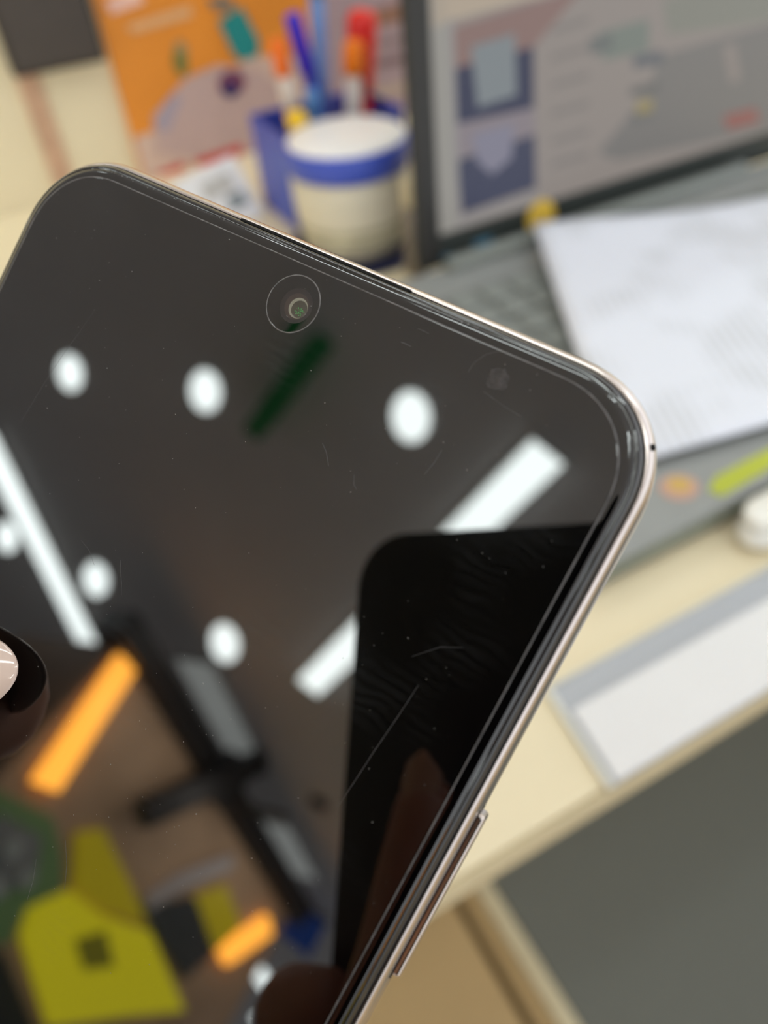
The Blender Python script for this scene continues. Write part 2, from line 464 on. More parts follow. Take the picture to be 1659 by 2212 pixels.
ui('screen_text', [(1365, 122), (1430, 108), (1430, 135), (1368, 148)], (108, 112, 118), 2)
ui('screen_text', [(1360, 190), (1420, 176), (1420, 196), (1362, 210)], (114, 114, 112), 2)
ui('screen_text', [(1360, 245), (1410, 235), (1410, 256), (1362, 265)], (120, 120, 120), 2)
ui('screen_icon', [(1372, 220), (1408, 212), (1408, 240), (1374, 248)], (166, 152, 108), 3)
ui('screen_icon', [(1560, 250), (1630, 232), (1640, 262), (1570, 280)], (160, 102, 96), 3)
ui('screen_panel', [(1420, 120), (1700, 40), (1700, 270), (1330, 345), (1290, 330), (1400, 200)], (134, 131, 128), 1)
ui('screen_panel', [(1430, 0), (1700, -70), (1700, 40), (1440, 75)], (146, 146, 136), 1)
ui('screen_text', [(1560, 100), (1585, 92), (1598, 170), (1575, 180)], (158, 148, 142), 3)
for k, yy in enumerate((60, 120, 180, 240, 300, 350)):
    ui('screen_text', [(1190, yy), (1270, yy - 24), (1270, yy - 12), (1190, yy + 12)], (140, 134, 130), 2)
ui('taskbar_icon', [(940, 556), (972, 546), (974, 570), (944, 580)], (54, 100, 122), 9)
ui('taskbar_icon', [(1020, 520), (1058, 508), (1060, 530), (1024, 542)], (54, 100, 122), 9)
me = prism_me('yellow_sticker', ellipse(L2(1163, 466)[0], L2(1163, 466)[1], 0.0108, 0.0108), lambda a, b, e: ML @ Vector((a, e, b)), -0.0030, -0.0019)
link('yellow_sticker', me, mat('sticker_yellow', srgb(228, 190, 70), 0.5, noise=0.03), lap)['label'] = 'yellow round sticker on the lower screen frame'
def deckpt(px, py):
    q = at(px, py, LZ + 0.0142)
    return (q.x - 0.40, q.y - 0.28)
def sticker(name, pts, col, k=0):
    return link(name, prism_me(name, pts, lambda a, b, e: Vector((a, b, e)), 0.01405, 0.0144 + 0.0002 * k), mat(name + '_print', srgb(*col), 0.4, noise=0.04), lap)
a, b = deckpt(1455, 1058)
sticker('orange_sticker', ellipse(a + .003, b, 0.0085, 0.0075), (200, 160, 142))
sticker('orange_sticker', ellipse(a + .004, b + .001, 0.0048, 0.0045), (206, 172, 96), 1)
pts = [deckpt(*q) for q in ((1530, 1060), (1545, 1030), (1680, 960), (1700, 990), (1560, 1072))]
sticker('lime_sticker', pts, (186, 196, 62))

# ------------------------------------------------------------------ papers
def sheet(name, c4, thick, m, nx, ny, wave, label, cat):
    """c4: four corners in order; a gently wavy sheet with real thickness."""
    v, fc = [], []
    for s in (0, 1):
        for j in range(ny + 1):
            for i in range(nx + 1):
                u, w = i / nx, j / ny
                p = (c4[0] * (1 - u) + c4[1] * u) * (1 - w) + (c4[3] * (1 - u) + c4[2] * u) * w
                v.append(p + Vector((0, 0, wave(u, w) + s * thick)))
    N = (nx + 1) * (ny + 1)
    q = lambda i, j, s: s * N + j * (nx + 1) + i
    for j in range(ny):
        for i in range(nx):
            fc.append((q(i, j, 1), q(i + 1, j, 1), q(i + 1, j + 1, 1), q(i, j + 1, 1)))
            fc.append((q(i, j, 0), q(i, j + 1, 0), q(i + 1, j + 1, 0), q(i + 1, j, 0)))
    for i in range(nx):
        fc.append((q(i, 0, 0), q(i + 1, 0, 0), q(i + 1, 0, 1), q(i, 0, 1)))
        fc.append((q(i, ny, 0), q(i, ny, 1), q(i + 1, ny, 1), q(i + 1, ny, 0)))
    for j in range(ny):
        fc.append((q(0, j, 0), q(0, j, 1), q(0, j + 1, 1), q(0, j + 1, 0)))
        fc.append((q(nx, j, 0), q(nx, j + 1, 0), q(nx, j + 1, 1), q(nx, j, 1)))
    c = sum(c4, Vector()) / 4
    me = mesh(name, [p - c for p in v], fc)
    o = link(name, me, m, None, True)
    o.location = c
    return tag(o, label, cat) if label else o

# printed sheet: faint blocks of text as print in the material
M_print = mat('printed_paper', srgb(226, 231, 246), 0.6)
nt = M_print.node_tree
tc = nt.nodes.new('ShaderNodeTexCoord')
mp = nt.nodes.new('ShaderNodeMapping')
mp.inputs['Rotation'].default_value = (0, 0, math.radians(-66))
wv = nt.nodes.new('ShaderNodeTexWave')
wv.inputs['Scale'].default_value = 60
wv.bands_direction = 'Y'
nz = nt.nodes.new('ShaderNodeTexNoise')
nz.inputs['Scale'].default_value = 22
rp = nt.nodes.new('ShaderNodeValToRGB')
rp.color_ramp.elements[0].position = 0.47
rp.color_ramp.elements[1].position = 0.62
mu = nt.nodes.new('ShaderNodeMath')
mu.operation = 'MULTIPLY'
mx = nt.nodes.new('ShaderNodeMix')
mx.data_type = 'RGBA'
mx.inputs[6].default_value = srgb(232, 236, 248)
mx.inputs[7].default_value = srgb(208, 211, 218)
nt.links.new(tc.outputs['Object'], mp.inputs[0])
nt.links.new(mp.outputs[0], wv.inputs[0])
nt.links.new(mp.outputs[0], nz.inputs[0])
nt.links.new(nz.outputs['Fac'], rp.inputs[0])
nt.links.new(wv.outputs['Fac'], mu.inputs[0])
nt.links.new(rp.outputs[0], mu.inputs[1])
nt.links.new(mu.outputs[0], mx.inputs[0])
nt.links.new(mx.outputs[2], nt.nodes['Principled BSDF'].inputs['Base Color'])
PZ = LZ + 0.0192
PT = PZ + 0.006
pTL, pBL = at(1152, 492, PT), at(1330, 1012, PZ)
ed = at(1659, 918, PZ) - at(1430, 984, PZ)
ed.normalize()
pBR = pBL + ed * 0.21
pTR = pTL + (at(1659, 432, PT) - pTL).normalized() * 0.21
sheet('printed_sheet', [pBL, pBR, pTR, pTL], 0.0003, M_print, 24, 24,
      lambda u, w: 0.0012 * math.sin(7 * u + 2 * w) * w + 0.0022 * max(0, w - .8) * 5 * (0.6 + 0.4 * math.sin(9 * u)),
      'white printed sheet lying over the laptop keyboard', 'paper')

# folder with papers at the desk front
fo = empty('document_folder', 'clear grey plastic folder holding white papers at the desk front edge', 'folder', Matrix.Translation((0.25, 0.09, 0.75)))
def fpart(name, pts, z0, z1, m):
    return link(name, prism_me(name, [(p[0] - 0.25, p[1] - 0.09) for p in pts], lambda a, b, e: Vector((a, b, e)), z0, z1), m, fo)
M_fold = mat('folder_plastic', srgb(176, 181, 190), 0.3, noise=0.02, nscale=10)
fpart('folder_back', [(.1055, .0752), (.420, .0752), (.420, .1145), (.1105, .1145)], 0.0003, 0.0010, M_fold)
fpart('folder_spine', [(.1030, .0752), (.1053, .0752), (.1103, .1145), (.1080, .1145)], 0.0003, 0.0022, mat('folder_spine', srgb(226, 226, 218), 0.3, noise=0.02))
fpart('paper_stack', [(.1072, .0756), (.415, .0756), (.415, .1030), (.1110, .1030)], 0.0012, 0.0024, mat('folder_paper', srgb(240, 240, 242), 0.55, noise=0.012, nscale=12))
fpart('clear_cover', [(.1055, .0754), (.420, .0754), (.420, .1135), (.1100, .1135)], 0.0026, 0.0028, mat('clear_film', (1, 1, 1, 1), 0.12, alpha=0.08))
fpart('folder_lip', [(.1095, .1146), (.420, .1146), (.420, .1162), (.1098, .1162)], 0.0003, 0.0018, mat('folder_lip', srgb(232, 226, 205), 0.3, noise=0.02))

ec = empty('white_case', 'small glossy white rounded case behind the folder at the right edge', 'case', Matrix.Translation((0.240, 0.1285, 0.75)))
M_gw = mat('glossy_white', srgb(246, 246, 240), 0.12, noise=0.005, coat=0.5)
def pill(name, z0, z1, r, L, m, par):
    bm = bmesh.new()
    bmesh.ops.create_uvsphere(bm, u_segments=32, v_segments=16, radius=1)
    for v in bm.verts:
        x, y, z = v.co
        v.co = Vector((r * x + math.copysign(L, x) * min(1, abs(x) * 6), r * y * 0.75, z0 + (z1 - z0) * (0.5 + 0.5 * math.copysign(abs(z) ** 0.7, z))))
    me = bpy.data.meshes.new(name)
    bm.to_mesh(me)
    bm.free()
    return link(name, me, m, par, True)
pill('case_body', 0.0, 0.013, 0.012, 0.012, M_gw, ec)
pill('case_lid', 0.0125, 0.019, 0.0117, 0.012, M_gw, ec)

# ------------------------------------------------------------------ the phone in the hand
# Phone frame: x right, y to the phone's top, z out of the glass; origin at the front camera on the protector's face.
AXX = Vector((0.4539, -0.8780, -0.1523)).normalized()
AXZ = Vector((-0.5285, -0.4042, 0.7464)).normalized()
AXY = AXZ.cross(AXX).normalized()
AXX = AXY.cross(AXZ)
PO = CAM + AX_R * -0.00881229 - AX_U * -0.02016534 - AX_B * 0.07446015
M_PH = Matrix(((AXX.x, AXY.x, AXZ.x, PO.x), (AXX.y, AXY.y, AXZ.y, PO.y), (AXX.z, AXY.z, AXZ.z, PO.z), (0, 0, 0, 1)))
MMS = 0.001
phone = empty('smartphone', 'black-screened smartphone with champagne metal frame held close up', 'smartphone', M_PH)
YT, YB, HWX, RAD = 6.6, -153.5, 37.7, 10.2

def rr_loop(off, z, n=14):
    """Rounded-rectangle loop inset by off from the phone outline, in mm."""
    x, yt, yb, r = HWX - off, YT - off, YB + off, max(RAD - off * 0.75, 0.5)
    out = []
    for cx, cy, a0 in ((x - r, yt - r, 0), (-x + r, yt - r, 90), (-x + r, yb + r, 180), (x - r, yb + r, 270)):
        for i in range(n + 1):
            a = math.radians(a0 + 90 * i / n)
            # slightly squircular corners
            ca, sa = math.cos(a), math.sin(a)
            e = 0.93
            out.append(Vector((cx + r * math.copysign(abs(ca) ** e, ca), cy + r * math.copysign(abs(sa) ** e, sa), z)) * MMS)
    return out
def loft(name, prof, m, parent, cap_first=False, cap_last=False):
    loops = [rr_loop(o, z) for o, z in prof]
    n = len(loops[0])
    v = [p for l in loops for p in l]
    fc = []
    for k in range(len(loops) - 1):
        for i in range(n):
            j = (i + 1) % n
            fc.append((k * n + i, k * n + j, (k + 1) * n + j, (k + 1) * n + i))
    if cap_first:
        fc.append(tuple(range(n)))
    if cap_last:
        fc.append(tuple((len(loops) - 1) * n + i for i in range(n)))
    o = link(name, mesh(name, v, fc), m, parent, True)
    for p in o.data.polygons:
        if len(p.vertices) > 4:
            p.use_smooth = False
    return o

def glass_mat(name, haze):
    m = mat(name, (0.0015, 0.0015, 0.0018, 1), 0.16, ior=1.10, coat=1.0)
    nt = m.node_tree
    b = nt.nodes['Principled BSDF']
    b.inputs['Coat IOR'].default_value = 1.82
    b.inputs['Coat Roughness'].default_value = 0.0
    b.inputs['Coat Tint'].default_value = (1, 1, 1, 1)
    tc = nt.nodes.new('ShaderNodeTexCoord')
    # finger grease: broken patches that scatter a little light
    n1 = nt.nodes.new('ShaderNodeTexNoise')
    n1.inputs['Scale'].default_value = 90
    n1.inputs['Detail'].default_value = 3
    r1 = nt.nodes.new('ShaderNodeMapRange')
    r1.inputs[1].default_value, r1.inputs[2].default_value = 0.52, 0.75
    r1.inputs[3].default_value, r1.inputs[4].default_value = 0.0, haze
    wv = nt.nodes.new('ShaderNodeTexWave')
    wv.wave_type = 'RINGS'
    wv.inputs['Scale'].default_value = 320
    wv.inputs['Distortion'].default_value = 7
    wv.inputs['Detail'].default_value = 2
    mu = nt.nodes.new('ShaderNodeMath')
    mu.operation = 'MULTIPLY'
    ad = nt.nodes.new('ShaderNodeMix')
    ad.data_type = 'RGBA'
    ad.inputs[6].default_value = (0.0012, 0.0012, 0.0016, 1)
    ad.inputs[7].default_value = (0.075, 0.08, 0.09, 1)
    nt.links.new(tc.outputs['Object'], n1.inputs[0])
    nt.links.new(tc.outputs['Object'], wv.inputs[0])
    nt.links.new(n1.outputs['Fac'], r1.inputs[0])
    nt.links.new(r1.outputs[0], mu.inputs[0])
    nt.links.new(wv.outputs['Fac'], mu.inputs[1])
    nt.links.new(mu.outputs[0], ad.inputs[0])
    nt.links.new(ad.outputs[2], b.inputs['Base Color'])
    return m
M_glass = glass_mat('front_glass', 0.0)
M_prot = glass_mat('protector_glass', 0.12)
M_frame = mat('champagne_metal', srgb(222, 212, 207), 0.24, 1.0, noise=0.02, nscale=300)
M_line = mat('protector_cut_edge', srgb(108, 106, 108), 0.35, noise=0.45, nscale=900)
M_hole = mat('black_recess', (0.002, 0.002, 0.002, 1), 0.9)

loft('frame', [(0.95, -1.35), (0.72, -1.30), (0.42, -1.55), (0.16, -2.05), (0.02, -2.8), (0.0, -3.6), (0.0, -5.4), (0.10, -6.4), (0.42, -7.4), (1.0, -8.1)], M_frame, phone)
loft('gasket', [(1.20, -1.2), (0.95, -1.18), (0.78, -1.34)], M_hole, phone)
loft('back_cover', [(0.95, -8.05), (1.8, -8.55), (3.2, -8.75)], mat('pink_back', srgb(214, 190, 190), 0.2, noise=0.02, coat=0.5), phone, cap_last=True)
loft('front_glass', [(0.98, -1.22), (0.98, -1.02), (1.08, -0.80), (1.30, -0.60), (1.52, -0.49), (1.58, -0.56), (1.66, -0.54), (1.72, -0.44), (2.05, -0.38), (2.4, -0.35)], M_glass, phone, cap_last=True)
prot = loft('screen_protector', [(2.70, -0.34), (2.70, -0.06), (2.78, -0.012), (2.86, 0.0)], M_prot, phone, cap_last=True)
prot['label'] = 'scratched glass screen protector over the dark display'
# cut edge of the protector: thin bead, the light it catches painted as pale grey
loft('protector_edge', [(2.68, -0.33), (2.66, -0.08), (2.69, 0.004), (2.76, 0.006), (2.80, -0.03)], M_line, prot)

def mm(*p):
    return Vector(p) * MMS
def slab(name, x0, x1, y0, y1, z0, z1, m, parent, bev=0.0, seg=3):
    return box(name, x0 * MMS, x1 * MMS, y0 * MMS, y1 * MMS, z0 * MMS, z1 * MMS, m, parent, bev * MMS, seg)
slab('earpiece_slit', -10.6, 10.2, 5.52, 5.86, -1.30, -0.87, M_hole, phone, 0.15, 2)
slab('earpiece_grille', -10.2, 9.8, 5.60, 5.76, -0.875, -0.862, mat('mesh_grille', srgb(30, 30, 30), 0.4, 0.5, noise=0.8, nscale=4000), phone)
slab('side_button', 37.2, 38.38, -49.2, -32.7, -4.9, -2.75, M_frame, phone, 0.35, 4)
slab('side_button', 37.2, 38.30, -70, -58, -4.9, -2.75, M_frame, phone, 0.35, 4)
slab('button_gap', 37.5, 37.74, -49.5, -32.4, -5.1, -2.55, M_hole, phone, 0.1, 1)
ca = math.radians(33)
mic = lathe_me('microphone_hole', [(0.30, -0.4), (0.30, 0.05), (0.22, 0.06)], 16, axis=Matrix.Translation((HWX - RAD + 10.14 * math.cos(ca), YT - RAD + 10.14 * math.sin(ca), -1.75)) @ Vector((math.cos(ca), math.sin(ca), 0.7)).to_track_quat('Z', 'Y').to_matrix().to_4x4())
mic.transform(Matrix.Scale(MMS, 4))
link('microphone_hole', mic, M_hole, phone)

# front camera: cut-out ring, dark window, lens
def disc(name, prof, m, parent, cx=0, cy=0, n=64, cap1=True, sy=1.0):
    me = lathe_me(name, prof, n, False, cap1)
    me.transform(Matrix.Scale(MMS, 4) @ Matrix.Translation((cx, cy, 0)) @ Matrix.Diagonal((1, sy, 1, 1)))
    return link(name, me, m, parent, True)
fc_ = disc('camera_window', [(2.82, 0.004), (2.7, 0.012), (0.01, 0.012)], M_glass, phone)
disc('window_ring', [(2.80, 0.0), (2.82, 0.022), (2.90, 0.022), (2.93, 0.0)], M_line, fc_, cap1=False)
M_iris = mat('lens_iris', srgb(58, 46, 42), 0.5, noise=0.15, nscale=700, coat=0.6)
M_iris2 = mat('lens_iris_inner', srgb(84, 72, 64), 0.5, noise=0.1, nscale=700, coat=0.6)
M_lensring = mat('lens_ring', srgb(140, 138, 124), 0.45, noise=0.1, nscale=900)
M_pupil = mat('lens_pupil', srgb(70, 66, 56), 0.25, noise=0.15, nscale=700, coat=0.8)
M_grn = mat('lens_glint', srgb(80, 170, 92), 0.4, noise=0.4, nscale=5000)  # green reflection in the lens, painted as coloured flecks
disc('lens_barrel', [(1.75, 0.0125), (1.70, 0.016), (0.01, 0.016)], mat('lens_barrel', srgb(40, 33, 33), 0.4, noise=0.1, nscale=900, coat=0.5), fc_, 0.45, -0.05)
disc('lens_barrel', [(1.32, 0.0165), (1.28, 0.020), (0.01, 0.020)], M_iris, fc_, 0.52, -0.10)
disc('lens_iris', [(1.02, 0.0205), (0.98, 0.024), (0.01, 0.024)], M_lensring, fc_, 0.74, -0.18)
lens = disc('lens', [(0.86, 0.0245), (0.80, 0.030), (0.01, 0.034)], M_pupil, fc_, 0.90, -0.24)
gv, gf = [], []
for k in range(46):
    a = random.uniform(0, 2 * math.pi)
    r = 0.55 * math.sqrt(random.random())
    x, y = 1.08 + r * math.cos(a), -0.42 + 0.75 * r * math.sin(a)
    s = random.uniform(0.018, 0.04)
    b0 = len(gv)
    gv += [mm(x - s, y - s, 0.036), mm(x + s, y - s, 0.036), mm(x + s, y + s, 0.036), mm(x - s, y + s, 0.036), mm(x, y, 0.046)]
    gf += [(b0, b0 + 1, b0 + 4), (b0 + 1, b0 + 2, b0 + 4), (b0 + 2, b0 + 3, b0 + 4), (b0 + 3, b0, b0 + 4)]
o = link('painted_glints', mesh('painted_glints', gv, gf), M_grn, fc_)
o['kind'] = 'stuff'

# wear on the protector: scratches, a chip and dust
M_scr = mat('scratch_glass', srgb(84, 84, 88), 0.4, noise=0.3, nscale=2500)
def scratch(pts, w=0.05):
    v, fcs = [], []
    n = len(pts)
    for i, (x, y) in enumerate(pts):
        d = Vector(pts[min(i + 1, n - 1)]) - Vector(pts[max(i - 1, 0)])
        d.normalize()
        ww = 0.6 * w * (0.35 + 0.65 * math.sin(math.pi * (i + .5) / n))
        q = Vector((-d.y, d.x)) * ww
        v += [mm(x + q.x, y + q.y, 0.001), mm(x, y, 0.006), mm(x - q.x, y - q.y, 0.001)]
        if i:
            a = 3 * (i - 1)
            fcs += [(a, a + 1, a + 4, a + 3), (a + 1, a + 2, a + 5, a + 4)]
    return link('scratch', mesh('scratch', v, fcs), M_scr, prot)
scratch([(27.0, -38.4), (27.3, -35.5), (27.6, -32), (28.0, -28.5), (28.3, -25.2)], 0.045)
scratch([(12.0, 0.95), (12.5, 0.98), (13.1, 0.96)], 0.05)
scratch([(12.9, 2.66), (13.4, 2.70), (14.1, 2.66)], 0.04)
scratch([(-4.6, -30.6), (-4.0, -31.6), (-3.3, -32.6), (-2.7, -33.6)], 0.05)
scratch([(19.1, 1.0), (19.2, 2.0), (19.8, 3.0), (20.8, 3.8)], 0.035)
scratch([(21.2, 0.0), (23.4, -0.4), (25.3, -0.6)], 0.03)
scratch([(20.3, -6.2), (20.2, -7.5), (19.9, -8.8)], 0.05)
scratch([(9.6, -10.6), (10.4, -11.2), (11.2, -12.2)], 0.05)
scratch([(13.9, -11.8), (14.3, -12.6), (14.8, -12.9)], 0.045)
scratch([(-21.5, -9.5), (-22.6, -14.5), (-23.4, -19.0), (-24.0, -24.0)], 0.022)
scratch([(-10.0, -31.2), (-8.6, -31.6), (-7.2, -32.6)], 0.03)
scratch([(2.2, -61.2), (3.0, -63.2), (3.4, -65.2)], 0.045)
scratch([(4.2, -57.6), (5.6, -59.5), (6.6, -61.6)], 0.05)
scratch([(26.6, -23.4), (28.4, -21.4), (30.2, -20.4)], 0.03)
cv, cf = [mm(21.85, 1.5, 0.006)], []
N = 26
for k in range(N):
    a = 2 * math.pi * k / N
    r = 1.02 * (0.82 + 0.3 * random.random())
    cv.append(mm(21.85 + r * math.cos(a), 1.5 + 1.02 * r * math.sin(a), 0.003 + 0.004 * random.random()))
for k in range(N):
    cf.append((0, 1 + k, 1 + (k + 1) % N))
chip = link('chip', mesh('chip', cv, cf), mat('chipped_glass', srgb(66, 62, 62), 0.6, noise=0.35, nscale=1600, bump=0.5), prot)
chip['label'] = 'small grey chip near the top right corner of the screen'
scratch([(21.5, 1.95), (21.3, 1.6), (21.6, 1.3), (22.0, 1.4), (21.95, 1.75)], 0.07)
dv, df = [], []
for k in range(420):
    x = random.uniform(-34, 34)
    y = random.uniform(-68, 3.6)
    if k < 110:                       # dust gathers along the protector's top edge
        x, y = random.uniform(-30, 28), random.uniform(4.74, 5.0)
    s = random.uniform(0.012, 0.05) * (1.5 if random.random() < 0.06 else 1)
    z = -0.36 if k < 110 else 0.0
    b0 = len(dv)
    a = random.uniform(0, 3)
    e = random.uniform(1, 2.2)
    for i in range(4):
        t = a + i * math.pi / 2
        dv.append(mm(x + s * math.cos(t) * (e if i % 2 else 1), y + s * math.sin(t) * (e if i % 2 else 1), z))
    dv.append(mm(x, y, z + s * 0.8))
    df += [(b0 + i, b0 + (i + 1) % 4, b0 + 4) for i in range(4)]
o = link('dust', mesh('dust', dv, df), mat('dust_grey', srgb(150, 148, 146), 0.8, noise=0.3, nscale=900), prot)
o['kind'] = 'stuff'

# ------------------------------------------------------------------ hand holding the phone
M_skin = mat('skin', srgb(206, 152, 126), 0.45, noise=0.05, nscale=260, sss=0.15)
M_nail = mat('pale_pink_polish', srgb(232, 206, 192), 0.08, noise=0.01, nscale=300, coat=1.0)
hr = empty('hand', 'hand with pale pink polished nails, thumb resting on the screen', 'hand', M_PH @ Matrix.Translation(mm(-60, -95, -15)))
HO = Vector((-60, -95, -15))
def hn(x, y, z):
    return mm(x, y, z) - HO * MMS
HI = (M_PH @ Matrix.Translation(mm(-60, -95, -15))).inverted()
FA3, FA4 = HI @ Vector((-0.20, -0.06, 0.835)), HI @ Vector((-0.29, -0.22, 0.83))
nodes = [
    (hn(-66, -108, -20), (.022, .017)),     # 0 palm root
    (hn(-72, -138, -26), (.021, .016)),     # 1 heel
    (hn(-80, -176, -36), (.020, .017)),     # 2 wrist
    (FA3, (.027, .025)),     # 3 forearm
    (FA4, (.031, .029)),    # 4
    (hn(-62, -94, -13), .0125),             # 5 thumb base
    (hn(-55, -79, 1.0), .0108),             # 6
    (hn(-42, -69.5, 10.2), .0096),          # 7 thumb joint
    (hn(-29, -62.5, 9.8), .0092),           # 8
    (hn(-19.5, -57.2, 8.2), .0088),         # 9
    (hn(-12.8, -53.2, 5.6), .0066),         # 10 tip
    (hn(-57, -92, -27), .0120),             # 11 knuckle row
    (hn(-46, -72, -24), .0088), (hn(-22, -58, -18.5), .0078), (hn(2, -52, -16.6), .0064),          # index behind the phone
    (hn(-44, -92, -26), .0090), (hn(-18, -80, -19.0), .0080), (hn(8, -75, -17.0), .0066),          # middle
    (hn(-46, -112, -27), .0088), (hn(-20, -102, -19.0), .0078), (hn(4, -98, -17.0), .0064),        # ring
    (hn(-52, -130, -27), .0080), (hn(-28, -123, -19), .0068), (hn(-8, -120, -16.0), .0056),        # little
]
edges = [(0, 1), (1, 2), (2, 3), (3, 4), (0, 5), (5, 6), (6, 7), (7, 8), (8, 9), (9, 10), (0, 11), (11, 12), (12, 13), (13, 14),
         (11, 15), (15, 16), (16, 17), (0, 18), (18, 19), (19, 20), (1, 21), (21, 22), (22, 23)]
link('hand_body', skin_me('hand_body', nodes, edges, 2), M_skin, hr, True)
def nail(parent, base, ctr, fwd, up, L, Wd, arch, droop, m):
    """Curved nail plate: ctr = root centre, fwd along the finger, up away from it; mm."""
    f_, u_ = Vector(fwd).normalized(), Vector(up)
    u_ = (u_ - f_ * u_.dot(f_)).normalized()
    s_ = f_.cross(u_)
    v, fcs = [], []
    nu, nv = 16, 14
    for t in (0, 1):
        for i in range(nu + 1):
            for j in range(nv + 1):
                a, b = i / nu, j / nv * 2 - 1
                # rounded root and tip
                ww = Wd / 2 * (1 - max(0, (a - .62) / .38) ** 2.4 * .62) * (1 - max(0, (.25 - a) / .25) ** 2 * .35)
                al = L * (a - (max(0, a - .55) / .45) * abs(b) ** 2.2 * .16)
                p = Vector(ctr) + f_ * al + s_ * (b * ww) - u_ * (arch * b * b * (ww / Wd * 2) + droop * a * a) - u_ * (0.45 * t)
                v.append((p - Vector(base)) * MMS)
    K = (nu + 1) * (nv + 1)
    q = lambda i, j, t: t * K + i * (nv + 1) + j
    for i in range(nu):
        for j in range(nv):
            fcs.append((q(i, j, 0), q(i + 1, j, 0), q(i + 1, j + 1, 0), q(i, j + 1, 0)))
            fcs.append((q(i, j, 1), q(i, j + 1, 1), q(i + 1, j + 1, 1), q(i + 1, j, 1)))
    for i in range(nu):
        fcs.append((q(i, 0, 0), q(i, 0, 1), q(i + 1, 0, 1), q(i + 1, 0, 0)))
        fcs.append((q(i, nv, 0), q(i + 1, nv, 0), q(i + 1, nv, 1), q(i, nv, 1)))
    for j in range(nv):
        fcs.append((q(0, j, 0), q(0, j + 1, 0), q(0, j + 1, 1), q(0, j, 1)))
        fcs.append((q(nu, j, 0), q(nu, j, 1), q(nu, j + 1, 1), q(nu, j + 1, 0)))
    return link('nail', mesh('nail', v, fcs), m, parent, True)
def thumb_nail(tip, a, c, L, Wd, T, bend):
    """Almond-shaped solid nail: tip point, long axis a, outward normal c; mm."""
    a = Vector(a).normalized()
    c = Vector(c)
    c = (c - a * c.dot(a)).normalized()
    b = a.cross(c)
    o = Vector(tip) - a * L
    bm = bmesh.new()
    bmesh.ops.create_uvsphere(bm, u_segments=36, v_segments=18, radius=1)
    for v in bm.verts:
        x, y, z = v.co
        w = Wd * (1 - 0.16 * max(0, z))
        p = o + a * (L * z) + b * (w * x) + c * (T * y - bend * x * x + 1.2 * max(0, -z) ** 2)
        v.co = (p - HO) * MMS
    me = bpy.data.meshes.new('nail')
    bm.to_mesh(me)
    bm.free()
    return link('nail', me, M_nail, hr, True)
thumb_nail((-8.3, -45.7, 1.9), (0.80, 0.42, -0.42), (0.15, 0.45, 0.88), 8.8, 5.6, 0.7, 1.6)
for tx, ty, tz, fx, fy in ((2, -52, -16.6, 24, 6), (8, -75, -17.0, 26, 5), (4, -98, -17.0, 24, 4), (-8, -120, -16, 20, 3)):
    nail(hr, HO, (tx - 8, ty - 2, tz - 6.2), (fx, fy, 2), (0, 0, -1), 15, 10, 2.0, 1.0, M_nail)
sl = lathe_me('sleeve', [(.033, .0), (.036, .004), (.041, .07), (.045, .15), (.043, .152)], 32, axis=Matrix.Translation(FA3 * 0.85 + FA4 * 0.15) @ (FA4 - FA3).to_track_quat('Z', 'Y').to_matrix().to_4x4())
link('sleeve', sl, mat('black_knit', srgb(24, 22, 24), 0.85, noise=0.2, nscale=500), hr, True)

# ------------------------------------------------------------------ the phone that takes the picture and the hand around it
cp = empty('camera_phone', 'black phone taking the picture, mirrored in the dark screen', 'smartphone', M_CAM)
def rrect(x0, x1, y0, y1, r, n=10):
    o = []
    for cx, cy, a0 in ((x1 - r, y1 - r, 0), (x0 + r, y1 - r, 90), (x0 + r, y0 + r, 180), (x1 - r, y0 + r, 270)):
        for i in range(n + 1):
            a = math.radians(a0 + 90 * i / n)
            o.append(((cx + r * math.cos(a)) * MMS, (cy + r * math.sin(a)) * MMS))
    return o
pl = lambda a, b, e: Vector((a, b, e * MMS))
M_ipb = mat('black_back_glass', srgb(6, 6, 8), 0.25)
M_ipf = mat('black_phone_frame', srgb(10, 10, 12), 0.35, 0.6)
link('back_glass', prism_me('back_glass', rrect(-62, 13.1, -138.0, 12.3, 11.2), pl, 2.0, 2.6), M_ipb, cp)
link('frame', prism_me('frame', rrect(-62.3, 13.4, -138.3, 12.6, 11.5), pl, 2.61, 9.6), M_ipf, cp)
link('display', prism_me('display', rrect(-61.5, 12.6, -137.5, 11.8, 10.8), pl, 9.61, 10.3), M_ipb, cp)
link('camera_bump', prism_me('camera_bump', rrect(-19.5, 10.6, -21.0, 9.8, 7), pl, 1.2, 2.02), M_ipb, cp)
for x, y in ((0, 0), (0, -13.0)):
    ln = lathe_me('lens_housing', [(6.2, 1.2), (6.2, .75), (5.8, .6), (5.2, .6)], 32, False, False)
    ln.transform(Matrix.Scale(MMS, 4) @ Matrix.Translation((x, y, 0)))
    h = link('lens_housing', ln, M_ipf, cp, True)
    lg = lathe_me('lens_glass', [(5.2, .62), (.02, .62)], 32, False, False)
    lg.transform(Matrix.Scale(MMS, 4) @ Matrix.Translation((x, y, 0)))
    link('lens_glass', lg, M_ipb, h)

